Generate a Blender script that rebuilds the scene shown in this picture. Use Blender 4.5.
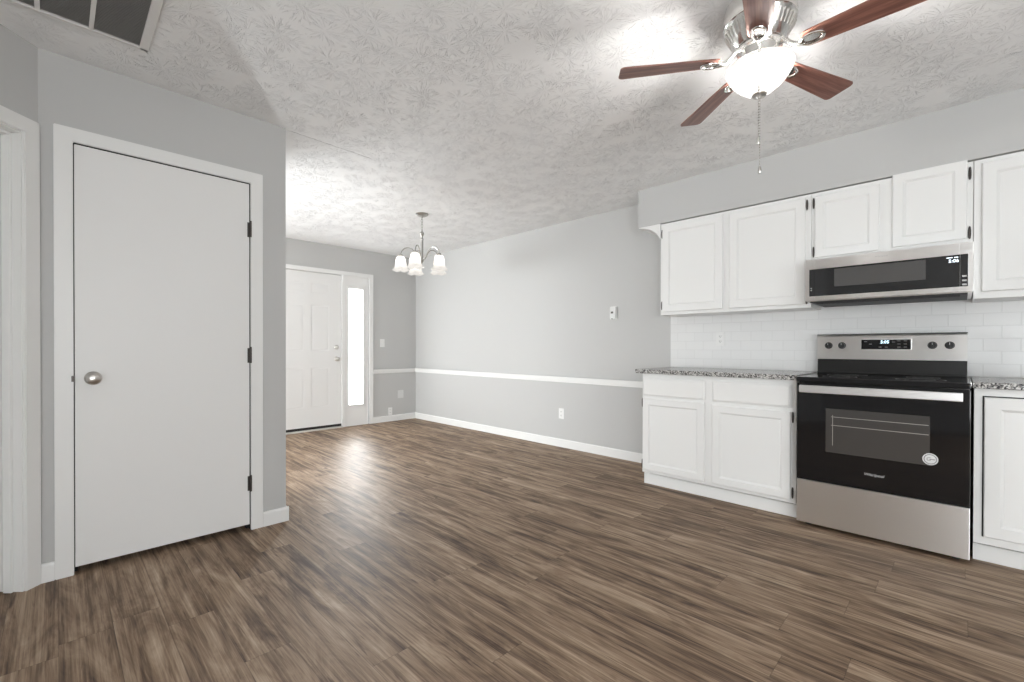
import bpy, bmesh, math, random
from mathutils import Vector, Matrix, Euler

random.seed(7)
for o in list(bpy.data.objects):
    bpy.data.objects.remove(o)
SC = bpy.context.scene
COL = SC.collection
R = math.radians

# ------------------------------------------------------------------ camera
F_PX, YAW, PITCH, ROLL, CY, CAM_H = 451.49, 45.1766, -0.3056, 0.1057, 350.2645, 1.0965
cam_data = bpy.data.cameras.new('camera')
cam = bpy.data.objects.new('camera', cam_data)
COL.objects.link(cam)
cam_data.sensor_fit = 'HORIZONTAL'
cam_data.sensor_width = 36.0
cam_data.lens = 36.0 * F_PX / 1024.0
cam_data.shift_y = (CY - 341.0) / 1024.0
cam_data.clip_start = 0.02
a, p, r = R(YAW), R(PITCH), R(ROLL)
fwd = Vector((math.sin(a) * math.cos(p), math.cos(a) * math.cos(p), math.sin(p)))
right0 = Vector((math.cos(a), -math.sin(a), 0))
up0 = right0.cross(fwd)
right = right0 * math.cos(r) + up0 * math.sin(r)
up = -right0 * math.sin(r) + up0 * math.cos(r)
cam.matrix_world = Matrix((
    (right.x, up.x, -fwd.x, 0), (right.y, up.y, -fwd.y, 0), (right.z, up.z, -fwd.z, CAM_H), (0, 0, 0, 1)))
SC.camera = cam

# ------------------------------------------------------------------ world, daylight, exposure
world = bpy.data.worlds.new('world')
SC.world = world
world.use_nodes = True
world.node_tree.nodes['Background'].inputs[0].default_value = (0.85, 0.92, 1.0, 1)
world.node_tree.nodes['Background'].inputs[1].default_value = 0.6
SC.view_settings.view_transform = 'Standard'
SC.view_settings.look = 'None'
SC.view_settings.exposure = 0.46
SC.view_settings.gamma = 1.0
SC.view_settings.use_curve_mapping = False
SC.cycles.use_denoising = True
SC.cycles.max_bounces = 10
SC.cycles.diffuse_bounces = 6
SC.cycles.sample_clamp_indirect = 6.0

def area_light(name, loc, rot, sx, sy, power, color=(1, 1, 1)):
    d = bpy.data.lights.new(name, 'AREA')
    d.shape = 'RECTANGLE'
    d.size, d.size_y, d.energy, d.color = sx, sy, power, color
    o = bpy.data.objects.new(name, d)
    COL.objects.link(o)
    o.location, o.rotation_euler = loc, rot
    return o

PANE_GLOW = 5.0          # daylight seen through the frosted sidelight
P_ADDED_LEFT, P_ADDED_LIVING, P_ADDED_BACK, P_ADDED_REAR, P_SIDE = 80.0, 148.0, 108.0, 20.0, 8.0
BULB_GLOW, BULB2_GLOW = 690.0, 30.0
# added lamps at invented, unseen openings, to fill the room with daylight
area_light('added_fill_left', (-1.57, -1.65, 1.12), (0, R(-108), 0), 1.9, 1.9, P_ADDED_LEFT, (0.93, 0.978, 1.0))
area_light('added_fill_living', (-3.17, 4.9, 1.15), (0, R(-110), 0), 1.9, 1.9, P_ADDED_LIVING, (0.93, 0.978, 1.0))
# daylight bounced up through the sidelight off the bright paving outside
for zz in (0.5, 0.9, 1.3, 1.7):
    sl = area_light('daylight_sidelight', (2.956, 6.0, zz), (R(-93), 0, R(-28)), 0.205, 0.40, P_SIDE / 4, (0.93, 0.978, 1.0))
    sl.data.spread = R(53)
area_light('added_fill_back', (-0.7, 5.98, 1.35), (R(-105), 0, 0), 2.2, 1.3, P_ADDED_BACK, (0.93, 0.978, 1.0))  # added lamp at the invented window in the back wall
area_light('added_fill_rear', (0.1, -2.77, 1.4), (R(90), 0, 0), 1.5, 1.2, P_ADDED_REAR, (0.93, 0.978, 1.0))  # added lamp at the invented window behind the camera

# ------------------------------------------------------------------ materials
def new_mat(name, color=(0.8, 0.8, 0.8), rough=0.5, metal=0.0, spec=0.5):
    m = bpy.data.materials.new(name)
    m.use_nodes = True
    b = m.node_tree.nodes['Principled BSDF']
    b.inputs['Base Color'].default_value = (*color, 1)
    b.inputs['Roughness'].default_value = rough
    b.inputs['Metallic'].default_value = metal
    b.inputs['Specular IOR Level'].default_value = spec
    return m

def nodes(m):
    return m.node_tree.nodes, m.node_tree.links, m.node_tree.nodes['Principled BSDF']

def math_node(N, L, op, a, b=None, c=None):
    n = N.new('ShaderNodeMath')
    n.operation = op
    for i, v in enumerate((a, b, c)):
        if v is None: continue
        if isinstance(v, (int, float)): n.inputs[i].default_value = v
        else: L.new(v, n.inputs[i])
    return n.outputs[0]

def noise(N, L, vec, scale, detail=2, rough=0.5, dist=0.0):
    n = N.new('ShaderNodeTexNoise')
    n.inputs['Scale'].default_value = scale
    n.inputs['Detail'].default_value = detail
    n.inputs['Roughness'].default_value = rough
    n.inputs['Distortion'].default_value = dist
    if vec is not None: L.new(vec, n.inputs['Vector'])
    return n

def ramp(N, L, fac, stops, interp='LINEAR'):
    n = N.new('ShaderNodeValToRGB')
    cr = n.color_ramp
    cr.interpolation = interp
    while len(cr.elements) < len(stops): cr.elements.new(0.5)
    for e, (pos, c) in zip(cr.elements, stops):
        e.position = pos
        e.color = (*c, 1) if len(c) == 3 else c
    L.new(fac, n.inputs[0])
    return n.outputs[0]

def bump(N, L, bsdf, height, strength, dist):
    n = N.new('ShaderNodeBump')
    n.inputs['Strength'].default_value = strength
    n.inputs['Distance'].default_value = dist
    L.new(height, n.inputs['Height'])
    L.new(n.outputs[0], bsdf.inputs['Normal'])
    return n

def obj_coord(N):
    return N.new('ShaderNodeTexCoord').outputs['Object']

def mapped(N, L, vec, scale):
    n = N.new('ShaderNodeMapping')
    n.inputs['Scale'].default_value = scale
    L.new(vec, n.inputs['Vector'])
    return n.outputs[0]

def paint(name, color, rough=0.6, bscale=260, bstr=0.06):
    m = new_mat(name, color, rough, spec=0.35)
    N, L, B = nodes(m)
    n = noise(N, L, obj_coord(N), bscale, 2)
    bump(N, L, B, n.outputs[0], bstr, 0.002)
    return m

M_WALL = paint('wall_paint_grey', (0.52, 0.52, 0.514), 0.55)
M_WHITE = paint('trim_paint_white', (0.80, 0.80, 0.79), 0.35, 120, 0.02)
M_CAB = paint('cabinet_paint_white', (0.82, 0.82, 0.81), 0.32, 90, 0.03)
M_DOORW = paint('door_paint_white', (0.79, 0.786, 0.778), 0.38, 60, 0.03)
M_PLASTIC = new_mat('white_plastic', (0.80, 0.80, 0.79), 0.35)
M_GREYPLATE = new_mat('painted_cover_plate', (0.66, 0.66, 0.65), 0.4)
M_DARK = new_mat('gap_slot_shade', (0.015, 0.015, 0.015), 0.8)  # near-black colour standing in for the shade in gaps and slots
M_BRONZE = new_mat('dark_bronze_hinge', (0.09, 0.08, 0.075), 0.4, 0.8)
M_NICKEL = new_mat('brushed_nickel', (0.62, 0.60, 0.57), 0.28, 1.0)
M_SATIN = new_mat('satin_nickel', (0.42, 0.41, 0.39), 0.3, 1.0)
M_CHROME = new_mat('bright_nickel', (0.78, 0.77, 0.75), 0.16, 1.0)
M_BLACKGLASS = new_mat('black_glass', (0.008, 0.008, 0.009), 0.06, 0.0, 0.5)
M_BLACK = new_mat('black_enamel', (0.012, 0.012, 0.012), 0.25)
M_BLACKMATTE = new_mat('black_matte', (0.02, 0.02, 0.02), 0.55)
M_RUBBER = new_mat('black_rubber', (0.02, 0.018, 0.017), 0.7)
M_GREYPRINT = new_mat('grey_print', (0.55, 0.55, 0.55), 0.5)
M_DIMPRINT = new_mat('dim_grey_print', (0.22, 0.22, 0.22), 0.5)
M_SILVERPRINT = new_mat('silver_print', (0.72, 0.72, 0.72), 0.35, 0.3)
M_STICKER = new_mat('sticker_white', (0.70, 0.70, 0.70), 0.5)
M_OVENWIN = new_mat('oven_window_glass', (0.062, 0.058, 0.055), 0.07, 0.0, 0.5)
M_MWWIN = new_mat('microwave_window_glass', (0.085, 0.083, 0.082), 0.08, 0.0, 0.8)
M_MWGLASS = new_mat('microwave_black_glass', (0.014, 0.0145, 0.016), 0.05, 0.0, 0.9)
M_RACK = new_mat('oven_rack_wire', (0.45, 0.43, 0.40), 0.35, 0.6)
M_GRILLE = new_mat('grille_grey', (0.33, 0.325, 0.31), 0.6)
M_GRILLEFRAME = new_mat('grille_frame', (0.74, 0.73, 0.72), 0.5)
M_THRESH = new_mat('pale_sill', (0.62, 0.60, 0.57), 0.4)

def emit_mat(name, color, strength):
    m = new_mat(name, (0.8, 0.8, 0.8), 0.4)
    b = m.node_tree.nodes['Principled BSDF']
    b.inputs['Emission Color'].default_value = (*color, 1)
    b.inputs['Emission Strength'].default_value = strength
    return m
M_PANE = emit_mat('frosted_daylight_pane', (0.96, 0.98, 1.0), PANE_GLOW)
M_ADDED_PANE = emit_mat('added_glowing_pane', (0.95, 0.98, 1.0), 2.0)  # glow for the panes of the added, unseen windows
M_DIGIT = emit_mat('lit_digits', (0.55, 0.85, 1.0), 2.2)
M_DIGITW = emit_mat('lit_white_digits', (0.75, 0.88, 1.0), 2.0)
M_BULB = emit_mat('lit_bulb', (1.0, 0.97, 0.93), BULB_GLOW)
M_BULB2 = emit_mat('lit_candle_bulb', (1.0, 0.94, 0.86), BULB2_GLOW)

def glass_shade(name, color, glow, transp):
    m = bpy.data.materials.new(name)
    m.use_nodes = True
    N, L = m.node_tree.nodes, m.node_tree.links
    N.clear()
    out = N.new('ShaderNodeOutputMaterial')
    tl = N.new('ShaderNodeBsdfTranslucent'); tl.inputs[0].default_value = (*color, 1)
    df = N.new('ShaderNodeBsdfDiffuse'); df.inputs[0].default_value = (*color, 1)
    tr = N.new('ShaderNodeBsdfTransparent')
    gl = N.new('ShaderNodeBsdfGlossy'); gl.inputs['Roughness'].default_value = 0.15
    em = N.new('ShaderNodeEmission'); em.inputs[0].default_value = (1.0, 0.96, 0.9, 1); em.inputs[1].default_value = glow
    m1 = N.new('ShaderNodeMixShader'); m1.inputs[0].default_value = 0.45
    L.new(tl.outputs[0], m1.inputs[1]); L.new(df.outputs[0], m1.inputs[2])
    m2 = N.new('ShaderNodeMixShader'); m2.inputs[0].default_value = transp
    L.new(m1.outputs[0], m2.inputs[1]); L.new(tr.outputs[0], m2.inputs[2])
    m3 = N.new('ShaderNodeMixShader'); m3.inputs[0].default_value = 0.05
    L.new(m2.outputs[0], m3.inputs[1]); L.new(gl.outputs[0], m3.inputs[2])
    ad = N.new('ShaderNodeAddShader')
    L.new(m3.outputs[0], ad.inputs[0]); L.new(em.outputs[0], ad.inputs[1])
    L.new(ad.outputs[0], out.inputs[0])
    return m
M_BOWL = glass_shade('frosted_bowl_glass', (0.030, 0.0295, 0.029), 0.10, 0.04)
M_SHADE = glass_shade('alabaster_bell_glass', (0.20, 0.196, 0.19), 0.42, 0.03)

# ceiling: hand-stomped crow's-foot plaster
def ceiling_material():
    m = new_mat('stomped_ceiling_plaster', (0.87, 0.875, 0.88), 0.8, spec=0.2)
    N, L, B = nodes(m)
    co = obj_coord(N)
    warp = noise(N, L, co, 7.0, 2)
    wv = N.new('ShaderNodeVectorMath'); wv.operation = 'MULTIPLY_ADD'
    L.new(warp.outputs['Color'], wv.inputs[0]); wv.inputs[1].default_value = (0.05, 0.05, 0); L.new(co, wv.inputs[2])
    heights = []
    for k, (sc, off) in enumerate(((6.0, 0.0), (5.2, 3.7))):
        mp = N.new('ShaderNodeMapping')
        mp.inputs['Location'].default_value = (off, off * 1.7, 0)
        mp.inputs['Scale'].default_value = (sc, sc, 0)
        L.new(wv.outputs[0], mp.inputs['Vector'])
        vo = N.new('ShaderNodeTexVoronoi'); vo.voronoi_dimensions = '2D'
        vo.inputs['Scale'].default_value = 1.0
        vo.inputs['Randomness'].default_value = 0.9
        L.new(mp.outputs[0], vo.inputs['Vector'])
        d = N.new('ShaderNodeVectorMath'); d.operation = 'SUBTRACT'
        L.new(mp.outputs[0], d.inputs[0]); L.new(vo.outputs['Position'], d.inputs[1])
        nd = N.new('ShaderNodeVectorMath'); nd.operation = 'NORMALIZE'
        L.new(d.outputs[0], nd.inputs[0])
        sc2 = N.new('ShaderNodeVectorMath'); sc2.operation = 'MULTIPLY_ADD'
        sc2.inputs[1].default_value = (5.4, 5.4, 5.4)
        L.new(nd.outputs[0], sc2.inputs[0])
        cs = N.new('ShaderNodeVectorMath'); cs.operation = 'SCALE'; cs.inputs['Scale'].default_value = 40
        L.new(vo.outputs['Color'], cs.inputs[0])
        # let the strokes break along their length
        ds = N.new('ShaderNodeVectorMath'); ds.operation = 'MULTIPLY_ADD'
        L.new(d.outputs[0], ds.inputs[0]); ds.inputs[1].default_value = (1.2, 1.2, 1.2); L.new(cs.outputs[0], ds.inputs[2])
        L.new(ds.outputs[0], sc2.inputs[2])
        st = noise(N, L, sc2.outputs[0], 2.2, 1.0)
        ridge = ramp(N, L, st.outputs[0], ((0.585, (0, 0, 0)), (0.625, (1, 1, 1)), (0.665, (0.05, 0.05, 0.05))))
        fall = ramp(N, L, vo.outputs['Distance'], ((0.05, (0.2, 0.2, 0.2)), (0.15, (1, 1, 1)), (0.42, (0.9, 0.9, 0.9)), (0.58, (0, 0, 0))))
        heights.append(math_node(N, L, 'MULTIPLY', ridge, fall))
    h = math_node(N, L, 'MAXIMUM', heights[0], heights[1])
    patch = ramp(N, L, noise(N, L, co, 3.2, 2).outputs[0], ((0.42, (0.72, 0.72, 0.72)), (0.62, (1, 1, 1))))
    h = math_node(N, L, 'MULTIPLY', h, patch)
    fine = noise(N, L, co, 60, 2)
    h2 = math_node(N, L, 'MULTIPLY_ADD', fine.outputs[0], 0.05, h)
    bump(N, L, B, h2, 0.66, 0.009)
    return m
M_CEIL = ceiling_material()

def floor_material():
    m = new_mat('vinyl_plank_floor', (0.2, 0.15, 0.11), 0.36, spec=0.26)
    N, L, B = nodes(m)
    co = obj_coord(N)
    sx = N.new('ShaderNodeSeparateXYZ'); L.new(co, sx.inputs[0])
    X, Y = sx.outputs[0], sx.outputs[1]
    W, LEN = 0.152, 1.22
    u = math_node(N, L, 'DIVIDE', X, W)
    ix = math_node(N, L, 'FLOOR', u)
    wn = N.new('ShaderNodeTexWhiteNoise'); wn.noise_dimensions = '1D'; L.new(ix, wn.inputs['W'])
    v = math_node(N, L, 'DIVIDE', Y, LEN)
    v2 = math_node(N, L, 'ADD', v, math_node(N, L, 'MULTIPLY', wn.outputs['Value'], 7.0))
    iy = math_node(N, L, 'FLOOR', v2)
    cb = N.new('ShaderNodeCombineXYZ'); L.new(ix, cb.inputs[0]); L.new(iy, cb.inputs[1])
    wn2 = N.new('ShaderNodeTexWhiteNoise'); wn2.noise_dimensions = '2D'; L.new(cb.outputs[0], wn2.inputs['Vector'])
    rnd = wn2.outputs['Value']
    # grain coordinates, shifted per plank
    g = N.new('ShaderNodeCombineXYZ')
    L.new(math_node(N, L, 'MULTIPLY_ADD', rnd, 37.0, X), g.inputs[0])
    L.new(math_node(N, L, 'MULTIPLY_ADD', rnd, 91.0, Y), g.inputs[1])
    n1 = noise(N, L, mapped(N, L, g.outputs[0], (20, 0.75, 1)), 1.0, 5, 0.66, 1.0)
    n2 = noise(N, L, mapped(N, L, g.outputs[0], (125, 2.0, 1)), 1.0, 4, 0.65, 0.5)
    n3 = noise(N, L, mapped(N, L, g.outputs[0], (8, 1.5, 1)), 1.0, 4, 0.6, 2.4)
    n4 = noise(N, L, mapped(N, L, g.outputs[0], (44, 3.2, 1)), 1.0, 2, 0.5, 0.8)
    fleck = ramp(N, L, n4.outputs[0], ((0.64, (0, 0, 0)), (0.74, (1, 1, 1))))
    t = math_node(N, L, 'MULTIPLY', n1.outputs[0], 0.52)
    t = math_node(N, L, 'MULTIPLY_ADD', n2.outputs[0], 0.34, t)
    t = math_node(N, L, 'MULTIPLY_ADD', n3.outputs[0], 0.42, t)
    t = math_node(N, L, 'MULTIPLY_ADD', rnd, 0.05, t)
    t = math_node(N, L, 'SUBTRACT', t, 0.165)
    t = math_node(N, L, 'MULTIPLY_ADD', fleck, -0.10, t)
    col = ramp(N, L, t, ((0.34, (0.062, 0.038, 0.026)), (0.43, (0.142, 0.093, 0.061)), (0.50, (0.240, 0.164, 0.109)),
                         (0.57, (0.335, 0.243, 0.169)), (0.68, (0.51, 0.395, 0.288))))
    # joints
    fu = math_node(N, L, 'FRACT', u)
    fv = math_node(N, L, 'FRACT', v2)
    eu = math_node(N, L, 'MULTIPLY', math_node(N, L, 'MINIMUM', fu, math_node(N, L, 'SUBTRACT', 1.0, fu)), W)
    ev = math_node(N, L, 'MULTIPLY', math_node(N, L, 'MINIMUM', fv, math_node(N, L, 'SUBTRACT', 1.0, fv)), LEN)
    e = math_node(N, L, 'MINIMUM', eu, ev)
    gap = N.new('ShaderNodeMapRange'); gap.inputs['From Min'].default_value = 0.0004; gap.inputs['From Max'].default_value = 0.0016
    gap.inputs['To Min'].default_value = 0.62; gap.inputs['To Max'].default_value = 1.0
    L.new(e, gap.inputs[0])
    mx = N.new('ShaderNodeVectorMath'); mx.operation = 'SCALE'
    L.new(col, mx.inputs[0]); L.new(gap.outputs[0], mx.inputs['Scale'])
    L.new(mx.outputs[0], B.inputs['Base Color'])
    rr = N.new('ShaderNodeMapRange'); rr.inputs['To Min'].default_value = 0.48; rr.inputs['To Max'].default_value = 0.62
    L.new(n2.outputs[0], rr.inputs[0]); L.new(rr.outputs[0], B.inputs['Roughness'])
    hh = math_node(N, L, 'MULTIPLY_ADD', n2.outputs[0], 0.35, gap.outputs[0])
    bump(N, L, B, hh, 0.25, 0.0015)
    return m
M_FLOOR = floor_material()

def granite_material():
    m = new_mat('speckled_granite', (0.5, 0.5, 0.5), 0.18)
    N, L, B = nodes(m)
    co = obj_coord(N)
    vo = N.new('ShaderNodeTexVoronoi'); vo.inputs['Scale'].default_value = 150
    L.new(co, vo.inputs['Vector'])
    sp = N.new('ShaderNodeSeparateColor'); L.new(vo.outputs['Color'], sp.inputs[0])
    n = noise(N, L, co, 60, 3, 0.6)
    t = math_node(N, L, 'MULTIPLY_ADD', n.outputs[0], 0.5, math_node(N, L, 'MULTIPLY', sp.outputs[0], 0.6))
    col = ramp(N, L, t, ((0.0, (0.02, 0.02, 0.022)), (0.34, (0.05, 0.05, 0.05)), (0.42, (0.20, 0.19, 0.185)), (0.56, (0.36, 0.345, 0.33)),
                         (0.70, (0.60, 0.59, 0.57))), 'CONSTANT')
    L.new(col, B.inputs['Base Color'])
    return m
M_GRANITE = granite_material()

def steel_material():
    m = new_mat('brushed_stainless', (0.94, 0.935, 0.925), 0.30, 1.0)
    N, L, B = nodes(m)
    n = noise(N, L, mapped(N, L, obj_coord(N), (3, 3, 420)), 1.0, 2)
    rr = N.new('ShaderNodeMapRange'); rr.inputs['To Min'].default_value = 0.30; rr.inputs['To Max'].default_value = 0.38
    L.new(n.outputs[0], rr.inputs[0]); L.new(rr.outputs[0], B.inputs['Roughness'])
    bump(N, L, B, n.outputs[0], 0.04, 0.0006)
    B.inputs['Anisotropic'].default_value = 0.85
    tg = N.new('ShaderNodeCombineXYZ'); tg.inputs[2].default_value = 1.0
    L.new(tg.outputs[0], B.inputs['Tangent'])
    return m
M_STEEL = steel_material()
M_LIGHTSTEEL = new_mat('pale_steel_handle', (0.78, 0.775, 0.77), 0.34, 0.85)

def tile_material():
    m = new_mat('white_subway_tile', (0.78, 0.78, 0.775), 0.28)
    N, L, B = nodes(m)
    sx = N.new('ShaderNodeSeparateXYZ'); L.new(obj_coord(N), sx.inputs[0])
    cb = N.new('ShaderNodeCombineXYZ'); L.new(sx.outputs[1], cb.inputs[0]); L.new(sx.outputs[2], cb.inputs[1])
    br = N.new('ShaderNodeTexBrick')
    br.offset = 0.5
    br.inputs['Scale'].default_value = 1.0
    br.inputs['Brick Width'].default_value = 0.152
    br.inputs['Row Height'].default_value = 0.0762
    br.inputs['Mortar Size'].default_value = 0.0022
    br.inputs['Mortar Smooth'].default_value = 0.6
    br.inputs['Color1'].default_value = (0.78, 0.78, 0.775, 1)
    br.inputs['Color2'].default_value = (0.76, 0.76, 0.757, 1)
    br.inputs['Mortar'].default_value = (0.70, 0.70, 0.695, 1)
    mp = N.new('ShaderNodeMapping'); mp.inputs['Location'].default_value = (0.02, -0.015, 0)
    L.new(cb.outputs[0], mp.inputs['Vector']); L.new(mp.outputs[0], br.inputs['Vector'])
    L.new(br.outputs['Color'], B.inputs['Base Color'])
    inv = math_node(N, L, 'SUBTRACT', 1.0, br.outputs['Fac'])
    bump(N, L, B, inv, 0.5, 0.002)
    return m
M_TILE = tile_material()

def blade_material():
    m = new_mat('cherry_blade', (0.25, 0.09, 0.06), 0.36)
    N, L, B = nodes(m)
    co = obj_coord(N)
    n = noise(N, L, mapped(N, L, co, (3, 60, 60)), 1.0, 4, 0.6, 0.4)
    col = ramp(N, L, n.outputs[0], ((0.3, (0.115, 0.045, 0.034)), (0.5, (0.205, 0.090, 0.067)), (0.7, (0.31, 0.155, 0.12))))
    L.new(col, B.inputs['Base Color'])
    return m
M_BLADE = blade_material()

# ------------------------------------------------------------------ mesh helpers
ORG = {}

class MB:
    """collects shapes and links them as one mesh object"""
    def __init__(self):
        self.bm = bmesh.new()

    def _join(self, t):
        me = bpy.data.meshes.new('t'); t.to_mesh(me); t.free()
        self.bm.from_mesh(me); bpy.data.meshes.remove(me)

    def box(self, x0, x1, y0, y1, z0, z1, bev=0.0, seg=2, mat=None):
        t = bmesh.new()
        bmesh.ops.create_cube(t, size=1.0)
        sx, sy, sz = abs(x1 - x0), abs(y1 - y0), abs(z1 - z0)
        for v in t.verts:
            v.co = Vector(((x0 + x1) / 2 + v.co.x * sx, (y0 + y1) / 2 + v.co.y * sy, (z0 + z1) / 2 + v.co.z * sz))
        if bev > 0:
            bmesh.ops.bevel(t, geom=t.edges[:], offset=min(bev, 0.45 * min(sx, sy, sz)), segments=seg, affect='EDGES', profile=0.6)
        if mat is not None: t.transform(mat)
        self._join(t)
        return self

    def lathe(self, prof, axis_o=(0, 0, 0), n=40, mat=None, wave=None):
        """profile of (radius, height) turned about z"""
        t = bmesh.new()
        rings = []
        for (rr, z) in prof:
            if rr < 1e-6:
                rings.append([t.verts.new((0, 0, z))])
            else:
                rg = []
                for i in range(n):
                    th = 2 * math.pi * i / n
                    r2, z2 = rr, z
                    if wave: r2, z2 = wave(rr, z, th)
                    rg.append(t.verts.new((r2 * math.cos(th), r2 * math.sin(th), z2)))
                rings.append(rg)
        for A, Bq in zip(rings, rings[1:]):
            for i in range(n):
                j = (i + 1) % n
                if len(A) == 1 and len(Bq) == 1: continue
                if len(A) == 1: t.faces.new((A[0], Bq[j], Bq[i]))
                elif len(Bq) == 1: t.faces.new((A[i], A[j], Bq[0]))
                else: t.faces.new((A[i], A[j], Bq[j], Bq[i]))
        bmesh.ops.recalc_face_normals(t, faces=t.faces[:])
        M = Matrix.Translation(axis_o)
        if mat is not None: M = M @ mat
        t.transform(M)
        self._join(t)
        return self

    def tube(self, pts, rad, n=10, closed=False):
        t = bmesh.new()
        P = [Vector(q) for q in pts]
        rings = []
        m = len(P)
        up_ = Vector((0, 0, 1))
        prev = None
        for i, q in enumerate(P):
            if closed: d = P[(i + 1) % m] - P[i - 1]
            else: d = P[min(i + 1, m - 1)] - P[max(i - 1, 0)]
            d.normalize()
            if prev is None:
                s = d.cross(up_)
                if s.length < 1e-3: s = d.cross(Vector((1, 0, 0)))
            else:
                s = prev - d * prev.dot(d)
            s.normalize(); prev = s
            w = d.cross(s)
            rr = rad[i] if isinstance(rad, (list, tuple)) else rad
            rings.append([t.verts.new(q + s * rr * math.cos(2 * math.pi * k / n) + w * rr * math.sin(2 * math.pi * k / n)) for k in range(n)])
        for i in range(m if closed else m - 1):
            A, Bq = rings[i], rings[(i + 1) % m]
            for k in range(n):
                j = (k + 1) % n
                t.faces.new((A[k], A[j], Bq[j], Bq[k]))
        if not closed:
            t.faces.new(rings[0][::-1]); t.faces.new(rings[-1])
        bmesh.ops.recalc_face_normals(t, faces=t.faces[:])
        self._join(t)
        return self

    def panel(self, O, U, V, D, w, h, loops, thick):
        """slab spanned by U (width) and V (height); D points into the slab; loops = (inset, depth) rings to the centre"""
        O, U, V, D = Vector(O), Vector(U), Vector(V), Vector(D)
        t = bmesh.new()
        def ring(i, d):
            return [t.verts.new(O + U * x + V * y + D * d) for x, y in ((i, i), (w - i, i), (w - i, h - i), (i, h - i))]
        rings = [ring(0, thick)] + [ring(i, d) for i, d in loops]
        for A, Bq in zip(rings, rings[1:]):
            for k in range(4):
                j = (k + 1) % 4
                t.faces.new((A[k], A[j], Bq[j], Bq[k]))
        t.faces.new(rings[-1]); t.faces.new(rings[0][::-1])
        bmesh.ops.recalc_face_normals(t, faces=t.faces[:])
        self._join(t)
        return self

    def grid_door(self, O, U, V, D, us, vs, holes, loops, thick):
        """door slab whose cells listed in holes are moulded panels"""
        O, U, V, D = Vector(O), Vector(U), Vector(V), Vector(D)
        t = bmesh.new()
        P = lambda x, y, d: t.verts.new(O + U * x + V * y + D * d)
        for i in range(len(us) - 1):
            for j in range(len(vs) - 1):
                x0, x1, y0, y1 = us[i], us[i + 1], vs[j], vs[j + 1]
                prev = None
                if (i, j) not in holes:
                    t.faces.new([P(x0, y0, 0), P(x1, y0, 0), P(x1, y1, 0), P(x0, y1, 0)])
                    continue
                for k, (ins, d) in enumerate([(0, 0)] + list(loops)):
                    rg = [P(x0 + ins, y0 + ins, d), P(x1 - ins, y0 + ins, d), P(x1 - ins, y1 - ins, d), P(x0 + ins, y1 - ins, d)]
                    if prev:
                        for q in range(4):
                            t.faces.new((prev[q], prev[(q + 1) % 4], rg[(q + 1) % 4], rg[q]))
                    prev = rg
                t.faces.new(prev)
        w, h = us[-1], vs[-1]
        f = [P(0, 0, 0), P(w, 0, 0), P(w, h, 0), P(0, h, 0)]
        b = [P(0, 0, thick), P(w, 0, thick), P(w, h, thick), P(0, h, thick)]
        for q in range(4):
            t.faces.new((f[q], f[(q + 1) % 4], b[(q + 1) % 4], b[q]))
        t.faces.new(b[::-1])
        bmesh.ops.remove_doubles(t, verts=t.verts[:], dist=1e-5)
        bmesh.ops.recalc_face_normals(t, faces=t.faces[:])
        self._join(t)
        return self

    def prism(self, pts, z0, z1, bev=0.0, mat=None):
        """polygon in xy, extruded in z"""
        t = bmesh.new()
        lo = [t.verts.new((x, y, z0)) for x, y in pts]
        hi = [t.verts.new((x, y, z1)) for x, y in pts]
        t.faces.new(lo[::-1]); t.faces.new(hi)
        n = len(pts)
        for i in range(n):
            j = (i + 1) % n
            t.faces.new((lo[i], lo[j], hi[j], hi[i]))
        bmesh.ops.recalc_face_normals(t, faces=t.faces[:])
        if bev > 0:
            bmesh.ops.bevel(t, geom=t.edges[:], offset=bev, segments=2, affect='EDGES')
        if mat is not None: t.transform(mat)
        self._join(t)
        return self

    def text(self, s, size, loc, mat4, shear=0.0, ext=0.0004, align='CENTER', xs=1.0):
        cu = bpy.data.curves.new('t', 'FONT')
        cu.body = s; cu.size = size; cu.extrude = ext; cu.shear = shear
        cu.align_x = align; cu.align_y = 'CENTER'
        cu.resolution_u = 4
        ob = bpy.data.objects.new('t', cu)
        COL.objects.link(ob)
        dg = bpy.context.evaluated_depsgraph_get()
        dg.update()
        me = bpy.data.meshes.new_from_object(ob.evaluated_get(dg))
        bpy.data.objects.remove(ob); bpy.data.curves.remove(cu)
        me.transform(Matrix.Translation(loc) @ mat4 @ Matrix.Diagonal((xs, 1, 1, 1)))
        self.bm.from_mesh(me); bpy.data.meshes.remove(me)
        return self

    def build(self, name, mat, parent=None, local=False, smooth=True):
        bm = self.bm
        if parent is not None and not local:
            bmesh.ops.translate(bm, verts=bm.verts[:], vec=-ORG.get(parent.name, Vector((0, 0, 0))))
        me = bpy.data.meshes.new(name)
        bm.to_mesh(me); bm.free()
        if smooth:
            for pl in me.polygons: pl.use_smooth = True
            me.set_sharp_from_angle(angle=R(32))
        me.materials.append(mat)
        o = bpy.data.objects.new(name, me)
        COL.objects.link(o)
        if smooth:
            wm = o.modifiers.new('weighted_normals', 'WEIGHTED_NORMAL')
            wm.keep_sharp = True
            wm.weight = 80
        if parent is not None:
            o.parent = parent
            ORG[o.name] = ORG.get(parent.name, Vector((0, 0, 0)))
        else:
            ORG[o.name] = Vector((0, 0, 0))
        return o

FACE_MX = Matrix(((0, 0, -1, 0), (-1, 0, 0, 0), (0, 1, 0, 0), (0, 0, 0, 1)))   # text lying on a face that looks to -x

def tag(o, label, cat, group=None, kind=None):
    o['label'] = label
    o['category'] = cat
    if group: o['group'] = group
    if kind: o['kind'] = kind
    return o

def thing(name, loc, label, cat, group=None, kind=None):
    o = bpy.data.objects.new(name, None)
    o.empty_display_size = 0.05
    COL.objects.link(o)
    o.location = loc
    ORG[o.name] = Vector(loc)
    return tag(o, label, cat, group, kind)

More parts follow.
